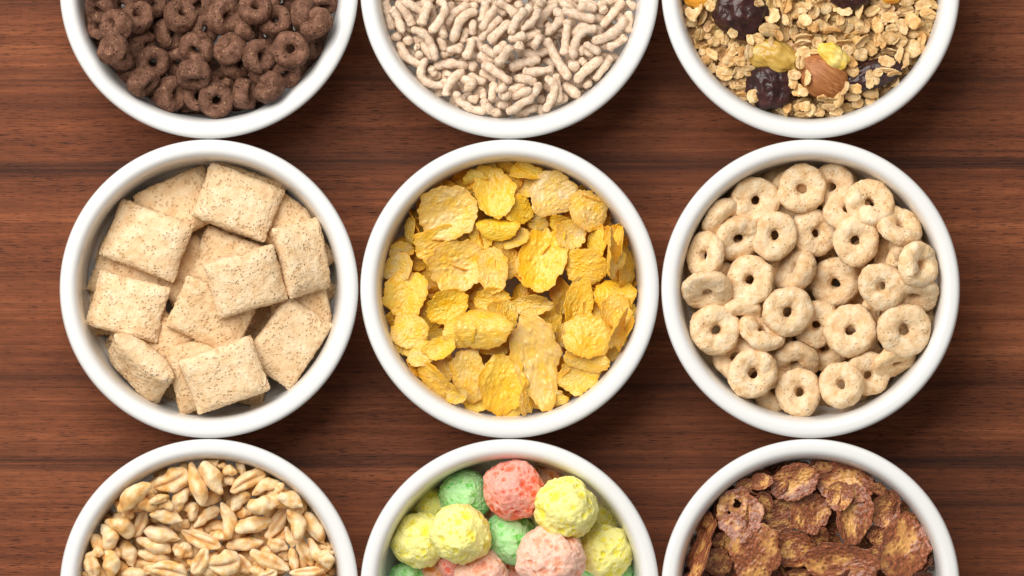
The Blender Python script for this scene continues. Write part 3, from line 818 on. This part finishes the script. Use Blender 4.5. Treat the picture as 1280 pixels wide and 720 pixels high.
for i, (x, y) in enumerate(scatter(b, 80, 0, 156, 21) + EXTRA(26, 4)):
    r = random.Random(i)
    a = r.uniform(19, 28)
    lay(b, G[i % 16], 'corn_flake', x, y, yaw=r.uniform(0, 360), tilt=r.uniform(5, 70), az=r.uniform(0, 360), scale=(a * S / .012, a * .75 * S / .012, a * S / .012), pct=60, filler=True, color=(1.0, .84, .42))  # lower flakes tinted deeper orange: shade between the upper flakes put into colour
q1, q2, q3, q4 = (460, 180), (630, 180), (460, 355), (630, 355)
DC = [  # origin, x, y, a, b, yaw, tint, tilt, az, variant, roll
 (q3,625,480,84,70,20,.7,10,90,3,0), (q4,505,320,75,62,30,.5,20,330,3,0),(q3,600,75,84,64,0,.7,15,90,8,0),(q4,430,130,60,60,0,.7,20,0,2,0),(q3,330,600,80,50,30,.5,25,60,1,0),(q3,120,320,60,60,0,.5,20,20,4,0),(q1,640,500,70,60,0,.6,15,90,0,0),
 (q1,590,120,35,45,0,.7,20,270,0,0),(q1,505,235,50,26,-15,.7,40,90,1,0),(q1,520,178,66,30,-15,.7,50,90,14,0),(q2,90,200,70,70,0,.6,15,270,2,0),(q2,110,130,88,42,8,.7,45,270,3,0),
 (q2,165,375,55,50,0,.5,15,90,4,0),(q2,270,375,50,40,10,.8,40,90,3,0),(q2,385,375,52,72,-30,.8,20,45,5,0),(q1,205,420,28,70,5,.5,60,180,6,0),(q1,680,570,72,84,0,.6,20,0,7,0),(q3,285,150,75,85,0,.75,20,135,8,0),
 (q3,640,150,62,85,0,.7,15,90,9,0),(q3,330,250,52,45,0,.7,15,90,10,0),(q3,525,580,64,38,0,.8,15,90,11,0),(q3,690,610,64,44,0,.4,20,90,0,0),(q3,210,310,45,50,-30,.6,20,180,1,0),
 (q4,215,175,62,74,0,.8,15,0,2,0),(q4,285,250,40,62,0,.4,20,0,3,0),(q4,200,560,120,48,-8,.5,25,90,4,0),(q4,290,90,40,64,15,.4,30,30,5,0),(q4,20,150,45,80,0,.6,20,0,6,0),(q4,615,140,24,45,0,.7,40,0,2,0),
 (q1,430,372,95,55,-28,.55,14,90,8,0),(q1,500,330,32,60,10,.5,35,0,9,0),(q1,370,480,155,95,-12,.65,22,45,0,0),(q1,160,510,58,46,0,.3,35,90,10,0),(q1,140,600,78,68,-40,.3,20,180,11,0),(q4,130,100,112,50,0,.45,15,90,7,0),
 (q2,455,482,48,78,15,.75,40,180,6,0),(q2,575,405,45,42,30,.6,40,40,8,0),(q2,425,300,85,112,-25,.35,18,20,1,0),(q2,325,440,80,70,0,.3,10,0,2,0),(q2,375,695,55,45,0,.5,15,0,5,0),(q2,560,620,70,40,0,.6,30,0,4,0),
 (q2,60,460,70,50,-25,.45,30,250,10,0),(q1,560,440,55,70,10,.75,25,150,11,0),(q2,615,580,44,112,-8,.65,62,0,6,0),(q2,555,510,40,128,-12,.7,72,195,4,0),(q2,512,530,36,122,-10,.6,74,0,7,0),
 (q1,625,400,112,56,5,.9,24,270,14,0),(q2,70,320,84,68,35,.85,20,20,3,0),(q1,345,280,150,130,-30,.28,12,90,5,0),(q1,620,235,104,134,-10,.78,16,250,10,0),(q2,235,240,128,110,-10,.1,8,0,9,0),(q2,400,588,108,86,10,.75,16,90,0,0),
 (q1,430,590,150,126,-20,.45,10,0,2,0),(q4,535,55,108,88,5,.85,20,270,14,0),(q3,170,60,108,128,8,.7,16,200,3,0),(q3,180,230,90,96,-20,.55,16,200,1,0),(q3,260,340,82,56,-30,.3,25,200,4,0),(q3,360,420,66,70,0,.25,15,180,5,0),
 (q4,590,240,42,95,30,.7,66,200,6,0),(q4,535,140,80,80,0,.6,20,330,15,0),(q4,560,215,38,104,32,.55,70,20,7,0),(q4,370,450,100,84,0,.55,16,60,8,0),(q4,400,350,120,76,20,.5,12,60,9,0),
 (q3,610,325,74,34,8,.6,50,270,3,0),(q3,320,500,128,48,42,.6,58,130,6,0),(q3,430,545,52,46,0,.4,20,90,10,0),(q3,350,312,82,54,-15,.75,18,200,11,0),(q3,440,238,90,74,0,.65,20,180,14,0),(q3,550,215,150,96,5,.6,10,270,14,0),
 (q3,380,105,104,80,-20,.85,14,60,8,0),(q1,615,615,72,116,-5,.5,14,180,5,0),(q2,185,570,114,168,15,.95,10,270,2,0),(q3,495,445,88,136,-15,.5,12,90,0,0),(q4,110,560,38,88,5,.5,58,0,4,0),
 (q4,362,100,72,122,10,.8,14,30,11,0),(q4,400,250,116,118,-30,.7,12,300,1,0),(q3,655,490,112,144,10,.8,10,60,8,0),(q4,155,360,126,210,-12,.3,8,90,13,0)]
for i, (o, x, y, a, c, yaw, t, tl, az, var, roll) in enumerate(DC):
    px, py = zc(o, x, y, 3.89)
    ct = max(.45, math.cos(rad(tl)))
    g = G[var]
    if c > a: a, c, yaw = c, a, yaw + 90
    if tl > 55: c = max(c, .75 * a) ; ct = 1.0
    lay(b, g, 'corn_flake', px, py, yaw=yaw, tilt=tl, az=az, scale=(a / 3.89 * S / .012, c / 3.89 * S / .012 / (ct if tl < 55 else 1), (a + c) / 2 / 3.89 * .9 * S / .012), pct=86, color=tintc(min(1, t * 1.05 + .08)),
        note=('large ' if a > 125 else 'small ' if a < 60 else '') + ('holed ' if var == 12 else 'leaf-shaped ' if var == 13 else 'curled ' if var == 14 else '') + ('pale ' if t < .4 else 'deep yellow ' if t > .78 else 'golden '))

# ---- beige oat rings ----------------------------------------------------------
b = B['oat_ring']
G = [ring_mesh('oat_ring', M['oat_ring'], 30.5 * S, 5.6 * S, 10.5 * S, 80 + i, notch=0.5 if i == 5 else 0) for i in range(9)]
for i, (x, y) in enumerate(scatter(b, 34, 0, 142, 3)):
    lay(b, G[i % 9], 'oat_ring', x, y, yaw=i * 47, tilt=[8, 40, 60, 20][i % 4], az=i * 83, pct=45, filler=True, color=(1, .95, .88))
for i, (x, y) in enumerate(scatter(b, 14, 130, 146, 6)):
    lay(b, G[i % 9], 'oat_ring', x, y, yaw=i * 47, tilt=[20, 50, 70][i % 3], az=i * 83, pct=42, filler=True, color=(1, .93, .85))
DR = [  # x, y, tilt, az, size, level
 (990,245,15,90,1,0),(1020,324,20,0,.95,0),(1090,324,30,60,.95,0),(963.7,504,30,90,.95,0),(915,328,20,90,.95,0),(978,347,30,0,.9,0),(904.6,353,40,0,.9,0),(925,417,30,0,.9,0),(1101,393,30,0,.95,0),(997,424,25,0,.9,0),
 (1033,435,20,90,1,0),(1157,388,50,0,.9,0),(1126,455,58,60,.9,0),(1113,319,66,200,.9,0),(1135,310,60,20,.8,0),
 (925,393.5,45,90,.96,1),(1021.5,405,15,90,.95,1),(920,446,20,230,.98,1),(1085,468,15,45,.98,1),(1150.4,367,48,90,1,1),(994.5,451,48,90,1.02,1),(898,267.5,52,45,1.0,1),(1043.7,229,26,180,.98,1),(1060,262,24,270,1,1),
 (953.4,414,48,300,1.0,1),(922.5,298,18,45,.95,1),(995.8,339,54,215,1.0,1),(882.7,318.8,46,190,.96,1),
 (880,363,44,85,1,2),(1128.5,281.5,50,300,1.02,2),(1150.4,330.4,42,0,1,2),(1020,290.5,14,0,.98,2),(945.7,249.4,6,0,1.02,2),(1003.5,235,6,0,1.0,2),(1091.3,248,26,290,1.03,2),(1052.7,481,20,200,.98,2),
 (938,350,16,180,.96,2),(968.8,294.4,8,180,1.0,2),(1070.7,300.8,8,100,1.05,2),(1102.6,358,12,90,1.0,2),(887.8,415.4,5,0,1.03,2),(938,470.7,5,90,1.03,2),(999.7,491,5,0,1.02,2),(1131,412.8,5,0,1.06,2),(1064.3,414,14,270,1.10,3),
 (985.5,389.7,6,0,1.05,3),(1045.5,353,12,110,1.05,3)]
for i, (x, y, t, a, s, l) in enumerate(sorted(DR, key=lambda q: q[5])):
    gi = 5 if (x, y) in ((953.4, 414), (1091.3, 248)) else (0, 1, 2, 3, 4, 6, 7, 8)[i % 8]
    lay(b, G[gi], 'oat_ring', x, y, yaw=i * 71, tilt=t, az=a, scale=(s * (1 + .05 * math.sin(i * 2.1)), s * (1 + .05 * math.sin(i * 3.7)), s * (1 + .12 * math.sin(i * 1.3))), pct=80, color=(1, .96, .9) if l == 0 else (1.04, 1.03, 1.02))

# ---- puffed wheat -------------------------------------------------------------
b = B['wheat']
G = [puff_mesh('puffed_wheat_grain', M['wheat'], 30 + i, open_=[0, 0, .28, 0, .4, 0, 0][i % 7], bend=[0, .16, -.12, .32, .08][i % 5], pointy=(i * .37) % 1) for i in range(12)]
for i, (x, y) in enumerate(scatter(b, 130, 0, 157, 13) + EXTRA(30, 6)):
    r = random.Random(i); a = r.uniform(20, 24)
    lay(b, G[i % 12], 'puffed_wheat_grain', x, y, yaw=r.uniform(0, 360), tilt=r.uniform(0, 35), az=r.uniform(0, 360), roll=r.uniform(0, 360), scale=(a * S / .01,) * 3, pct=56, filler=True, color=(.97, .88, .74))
w1, w2 = (90, 560), (250, 560)
DW = [(w1,470,400,50,35,0,1),(w1,140,590,40,36,0,1),(w1,600,440,62,38,-20,1),(w1,520,325,54,34,0,1),(w1,490,290,64,34,-20,1),(w1,780,290,54,38,0,1),(w1,450,690,60,40,10,1),(w1,310,380,50,34,-30,1),(w1,240,590,50,36,60,1),(w1,680,660,50,36,40,1),
 (w2,60,290,62,42,-40,1),(w2,240,370,52,42,0,1),(w2,470,600,46,40,60,1),(w2,690,565,50,36,0,1),(w2,540,345,50,40,20,1),(w2,120,105,34,24,0,1),(w2,100,500,60,40,0,1),(w2,330,700,60,40,20,1),(w2,380,590,50,36,0,1),(w2,580,640,60,40,90,1),
 (w2,165,130,44,34,0,0),(w2,165,185,40,32,0,0),(w1,790,650,66,56,0,0),(w2,40,690,70,45,30,0),(w2,730,600,38,34,60,0),
 (w1,345,275,128,58,-40,0),(w1,195,500,78,56,70,0),(w1,375,425,90,44,-65,4),(w1,605,290,80,46,-65,0),(w1,655,355,58,50,40,3),(w1,555,185,110,66,-25,4),(w1,700,205,132,54,75,0),
 (w1,310,595,86,58,70,0),(w1,455,615,100,46,15,0),(w1,265,445,92,60,20,3),(w1,110,670,84,52,80,2),(w1,215,650,84,56,75,0),(w1,350,715,85,42,0,0),
 (w1,530,385,98,50,12,0),(w1,455,550,108,52,20,0),(w1,500,490,112,54,12,0),(w1,620,580,62,58,30,2),(w1,745,390,92,46,-35,0),(w1,720,640,84,48,-60,4),(w1,540,690,112,58,10,4),(w1,720,520,124,54,22,4),
 (w2,515,285,82,50,20,0),(w2,445,230,40,28,-45,0),(w2,365,225,88,42,-25,3),(w2,225,120,46,34,60,0),(w2,215,300,74,50,-45,0),(w2,70,170,108,58,60,0),(w2,265,185,116,54,-28,4),
 (w2,655,450,112,56,58,0),(w2,540,425,94,58,70,3),(w2,500,505,66,32,70,0),(w2,350,325,96,56,-5,0),(w2,435,420,114,48,-55,2),(w2,150,410,108,52,80,0),(w2,300,435,112,54,-15,0),
 (w2,435,550,62,46,20,2),(w2,525,640,84,36,80,0),(w2,590,590,92,46,65,2),(w2,645,585,86,36,62,0),(w2,715,625,62,50,70,0),(w2,240,660,64,52,55,4),(w2,130,650,98,72,-10,4),
 (w2,250,545,108,46,-8,0),(w2,390,640,124,52,25,2),(w2,600,700,100,38,-5,4),(w2,380,715,56,34,-20,4)]
for i, (o, x, y, a, c, yaw, f) in enumerate(DW):
    px, py = zc(o, x, y, 4.5)
    low = f == 1
    var = {0: (0, 1, 3, 5, 6, 7, 8, 10)[i % 8], 1: i % 12, 2: 5, 3: 3, 4: (2, 4, 9, 11)[i % 4]}[f]
    roll = (i * 29) % 40 - 20 if f in (2, 4) else 110 + (37 * i) % 140
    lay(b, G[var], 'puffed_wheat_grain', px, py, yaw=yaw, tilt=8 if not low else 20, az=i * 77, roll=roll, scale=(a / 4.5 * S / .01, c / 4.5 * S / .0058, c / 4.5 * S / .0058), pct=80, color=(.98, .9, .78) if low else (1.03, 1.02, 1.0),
        note=('split ' if f == 4 else 'creased ' if f == 2 else '') + ('long ' if a > 104 else 'small ' if a < 62 else ''))

# ---- coloured balls ------------------------------------------------------------
b = B['ball']
G = [ball_mesh('puff_ball', M['ball'], 50 + i, 36 * S) for i in range(6)]
YEL, GRN, RED, PNK, ORG = (1.0, .84, .06), (.22, .72, .14), (.97, .15, .06), (.96, .40, .24), (.95, .30, .03)
DB = [(665,652,30,ORG,0,'orange puff ball deep in the heap between the green and big yellow ones'),(685,602,24,ORG,0,'dark orange puff ball wedged at the upper rim behind the red one'),(758,650,24,YEL,0,'yellow puff ball half hidden against the right wall'),
 (537,634,26,YEL,0,'small yellow puff ball hidden at the upper left wall'),(616,640,26,RED,0,'deep red puff ball in the gap under the green and red ones'),(545,710,32,ORG,0,'dark orange puff ball at the lower left below two yellow ones'),(566,706,20,RED,0,None),
 (634,718,26,RED,0,None),(787,718,20,GRN,0,'dark green puff ball at the right wall under the yellow one'),(690,640,28,YEL,0,None),(600,690,30,YEL,0,None),(725,700,28,GRN,0,None),(640,610,28,YEL,0,None),
 (637,673,34,GRN,1,'pitted green puff ball in the middle of the heap'),(578,614.5,34,GRN,1,'pale green puff ball touching the upper left wall'),(519,674,35,YEL,1,'pale yellow puff ball leaning on the left wall'),(761,689,34.5,YEL,1,'warm yellow puff ball leaning on the right wall'),
 (510,728,25,GRN,1,'green puff ball just entering at the bottom left'),(601,722,36,PNK,1,'salmon puff ball at the bottom between green and pink'),(643,604,38,RED,2,'red puff ball at the top of the bowl'),
 (712,631,40,YEL,2,'largest lemon yellow puff ball at the upper right'),(575.5,668,37.5,YEL,2,'lemon yellow puff ball lying on top of its neighbours'),(689,697,43,PNK,2,'big pale pink puff ball at the bottom right of centre')]
for i, (x, y, r, c, l, lab) in enumerate(DB):
    s = r / 36
    lay(b, G[i % 6], 'puff_ball', x, y, yaw=i * 67, tilt=i * 53 % 180, az=i * 31, scale=(s, s, s), pct=(55, 66, 80)[l], color=c, filler=lab is None, label=lab)

# ---- chocolate flakes ----------------------------------------------------------
b = B['choc_flake']
G = flakes('choc_flake', 'chocolate_flake', 'choc_flake', 300, 0.0014, 0.013)
for i, (x, y) in enumerate(scatter(b, 70, 0, 156, 27) + EXTRA(22, 5)):
    r = random.Random(i); a = r.uniform(22, 30)
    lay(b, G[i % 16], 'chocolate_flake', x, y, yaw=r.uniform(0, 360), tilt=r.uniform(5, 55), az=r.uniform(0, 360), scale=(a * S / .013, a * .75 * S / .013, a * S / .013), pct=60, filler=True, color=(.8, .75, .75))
c1, c2 = (845, 560), (1000, 560)
DF = [(c1,130,455,60,70,0,20,0,2),(c1,505,375,70,60,0,15,90,4),(c1,380,215,60,46,-40,25,60,1),(c2,560,250,60,50,40,25,200,5),(c1,560,480,60,50,0,15,90,6),(c2,130,100,66,42,0,20,270,0),(c1,500,310,55,75,0,25,90,1),(c1,640,330,104,64,-10,20,90,2),(c2,440,480,64,52,0,20,0,3),(c2,350,525,46,52,0,30,0,4),(c2,30,560,60,80,0,20,90,5),(c2,120,500,52,64,0,35,90,6),(c2,605,320,78,52,35,45,30,7),
 (c2,450,240,60,36,20,30,330,8),(c1,580,440,94,52,0,20,90,9),(c1,440,370,62,86,20,30,0,10),(c1,290,530,80,66,0,20,90,11),(c1,180,410,46,50,0,40,180,0),(c2,640,400,70,50,40,25,30,1),(c2,470,510,70,60,0,15,90,11),(c2,420,600,60,50,0,20,90,10),
 (c1,165,560,50,165,25,66,200,3),(c1,240,650,80,90,-20,25,90,4),(c1,150,650,44,135,30,68,200,6),(c1,810,670,74,90,0,20,180,5),(c1,690,660,80,50,-30,55,270,15),(c1,700,710,60,40,0,30,90,2),
 (c2,475,350,88,98,10,18,45,15),(c2,250,190,186,114,10,14,270,0),(c1,480,195,76,48,-10,30,200,8),(c1,665,180,140,102,-20,12,90,1),(c1,670,565,112,106,0,14,90,4),(c1,760,370,114,124,0,12,0,7),(c1,325,340,134,154,-10,10,210,12),
 (c1,450,600,150,172,15,10,90,9),(c2,300,370,104,174,0,10,0,8),(c2,230,275,76,84,0,14,200,15),(c2,605,550,156,178,15,10,30,3),(c2,250,650,210,124,5,10,90,2)]
for i, (o, x, y, a, c, yaw, tl, az, var) in enumerate(DF):
    px, py = zc(o, x, y, 4.5)
    if c > a: a, c, yaw = c, a, yaw + 90
    if tl > 55: c = max(c, .6 * a)
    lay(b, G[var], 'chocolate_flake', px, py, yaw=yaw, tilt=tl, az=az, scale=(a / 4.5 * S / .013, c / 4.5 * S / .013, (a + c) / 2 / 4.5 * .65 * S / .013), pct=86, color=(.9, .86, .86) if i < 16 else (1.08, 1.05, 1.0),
        note=('large ' if a > 140 else 'small ' if a < 66 else '') + ('holed ' if var == 12 else 'cupped ' if var == 15 else ''))

# ------------------------------------------------------------------ leave out what nothing shows of, describe the rest
WORD = {'chocolate_ring': ('dark chocolate ring', 'cereal ring', 'chocolate rings in their bowl'), 'rice_stick': ('pale puffed stick', 'cereal stick', 'puffed sticks in their bowl'),
        'oat_flake': ('toasted oat flake', 'oat flake', 'oat flakes of the muesli'), 'wheat_pillow': ('wheat pillow', 'cereal pillow', 'wheat pillows in their bowl'),
        'corn_flake': ('corn flake', 'corn flake', 'corn flakes in their bowl'), 'oat_ring': ('beige oat ring', 'cereal ring', 'oat rings in their bowl'),
        'puffed_wheat_grain': ('puffed wheat grain', 'wheat grain', 'puffed wheat grains in their bowl'), 'puff_ball': ('puff ball', 'puff ball', 'coloured puff balls in their bowl'),
        'chocolate_flake': ('chocolate flake', 'chocolate flake', 'chocolate flakes in their bowl'), 'prune': ('prune', 'prune', 'prunes in the muesli'),
        'raisin': ('raisin', 'raisin', None), 'almond': ('almond', 'almond', None), 'candied_nut': ('nut', 'nut', None), 'apricot_piece': ('apricot piece', 'apricot', 'apricot pieces in the muesli')}
HOURS = ['twelve', 'one', 'two', 'three', 'four', 'five', 'six', 'seven', 'eight', 'nine', 'ten', 'eleven']
def place_words(p):
    bw = p['bowl']; dx, dy = p['px'] - bw.px, p['py'] - bw.py
    r = math.hypot(dx, dy)
    if r < 18: return 'in the very middle', r
    h = (math.degrees(math.atan2(dx, -dy)) / 15.0) % 24
    k = int(round(h)) % 24
    clock = f'{HOURS[k // 2]} o\'clock' if k % 2 == 0 else f'half past {HOURS[k // 2]}'
    zone = 'at the rim' if r > 138 else 'inside the rim' if r > 112 else 'midway out' if r > 80 else 'off middle' if r > 48 else 'near middle'
    return f'{zone} at {clock}', r
kept = []
grp = {}
for bw in B.values():
    ids, cnt = np.unique(bw.id, return_counts=True)
    bw.seen = dict(zip(ids.tolist(), cnt.tolist()))
for p in PIECES:
    c = p['bowl'].seen.get(p['mark'], 0)
    if c < 1 or p['py'] < -48 or p['py'] > 768:
        bpy.data.objects.remove(p['o']); continue
    kept.append(p)
for p in kept:
    o = p['o']; COL.objects.link(o)
    w, cat, g = WORD[p['name']]
    o['category'] = cat
    if g: o['group'] = g
    if p['label']:
        o['label'] = p['label']; continue
    where, p['r'] = place_words(p)
    pose = '' 
    if p['name'] in ('chocolate_ring', 'oat_ring', 'corn_flake', 'chocolate_flake'):
        pose = 'lying flat' if p['tilt'] < 16 else 'tilted' if p['tilt'] < 45 else 'standing on edge'
        if p['name'] == 'corn_flake' and not p['note']: p['note'] = 'golden '
    deep = 'part-hidden ' if p['filler'] else ''
    t = f"{deep}{p['note']}{w} {pose} {where}"
    p['t'] = ' '.join(t.split())
    grp.setdefault((p['name'], p['t']), []).append(p)
for (nm, t), ps in grp.items():
    if len(ps) == 1: ps[0]['o']['label'] = t; continue
    xs = [q['px'] for q in ps]; ys = [q['py'] for q in ps]
    ax = 'px' if max(xs) - min(xs) > max(ys) - min(ys) else 'py'
    ps.sort(key=lambda q: q[ax])
    w3 = ('leftmost', 'rightmost', 'left') if ax == 'px' else ('uppermost', 'lowest', 'top')
    ORD = ['first', 'second', 'third', 'fourth', 'fifth', 'sixth', 'seventh', 'eighth', 'ninth', 'tenth', 'eleventh', 'twelfth']
    NUM = ['', '', 'two', 'three', 'four', 'five', 'six', 'seven', 'eight', 'nine', 'ten', 'eleven', 'twelve']
    for k, q in enumerate(ps):
        if k == 0: q['o']['label'] = f'{t}, {w3[0]} of {NUM[len(ps)]}'
        elif k == len(ps) - 1: q['o']['label'] = f'{t}, {w3[1]} of {NUM[len(ps)]}'
        else: q['o']['label'] = f'{t}, {ORD[k]} from {w3[2]}'
for p in kept:
    lw = p['o']['label'].split()
    if len(lw) > 16: p['o']['label'] = ' '.join(w for w in lw if w not in ('dark', 'pale', 'cereal', 'lying', 'standing'))
import sys
if '--stats' in sys.argv or True:
    from collections import Counter
    print('PIECES', Counter(p['name'] for p in kept), 'fillers', Counter(p['name'] for p in kept if p['filler']))
    for k, bw in B.items():
        m = bw.id >= 0
        print('HEAP', k, 'top mm: mean %.1f p5 %.1f p95 %.1f max %.1f' % (bw.H[m].mean() * 1e3, np.percentile(bw.H[m], 5) * 1e3, np.percentile(bw.H[m], 95) * 1e3, bw.H[m].max() * 1e3))

# ------------------------------------------------------------------ camera
cam = bpy.data.cameras.new('camera')
co = bpy.data.objects.new('camera', cam); COL.objects.link(co)
DIST = 5.0
co.location = (0, 0, 0.055 + DIST)
cam.sensor_width = 36
cam.lens = 36 * DIST / (1280 * S)
cam.clip_start = 0.1; cam.clip_end = 50
scene.camera = co

# ------------------------------------------------------------------ light: one large soft studio lamp from the upper left, a pale room around
wd = bpy.data.worlds.new('World'); scene.world = wd; wd.use_nodes = True
bg = wd.node_tree.nodes['Background']
bg.inputs[0].default_value = (1.0, 0.98, 0.96, 1); bg.inputs[1].default_value = 0.24
def area(name, loc, target, sx, sy, power, col):
    l = bpy.data.lights.new(name, 'AREA'); l.shape = 'RECTANGLE'; l.size = sx; l.size_y = sy; l.energy = power; l.color = col
    o = bpy.data.objects.new(name, l); COL.objects.link(o); o.location = loc
    o.rotation_euler = (Vector(target) - Vector(loc)).to_track_quat('-Z', 'Y').to_euler()
    return o
area('softbox_lamp', (-0.68, 0.88, 1.68), (0, 0, 0.04), 1.6, 1.6, 63, (1.0, 0.97, 0.93))

scene.view_settings.view_transform = 'Standard'
scene.view_settings.look = 'None'
scene.view_settings.exposure = 0.0
scene.view_settings.gamma = 1.0
scene.render.engine = 'CYCLES'
scene.cycles.use_denoising = True
scene.cycles.max_bounces = 8
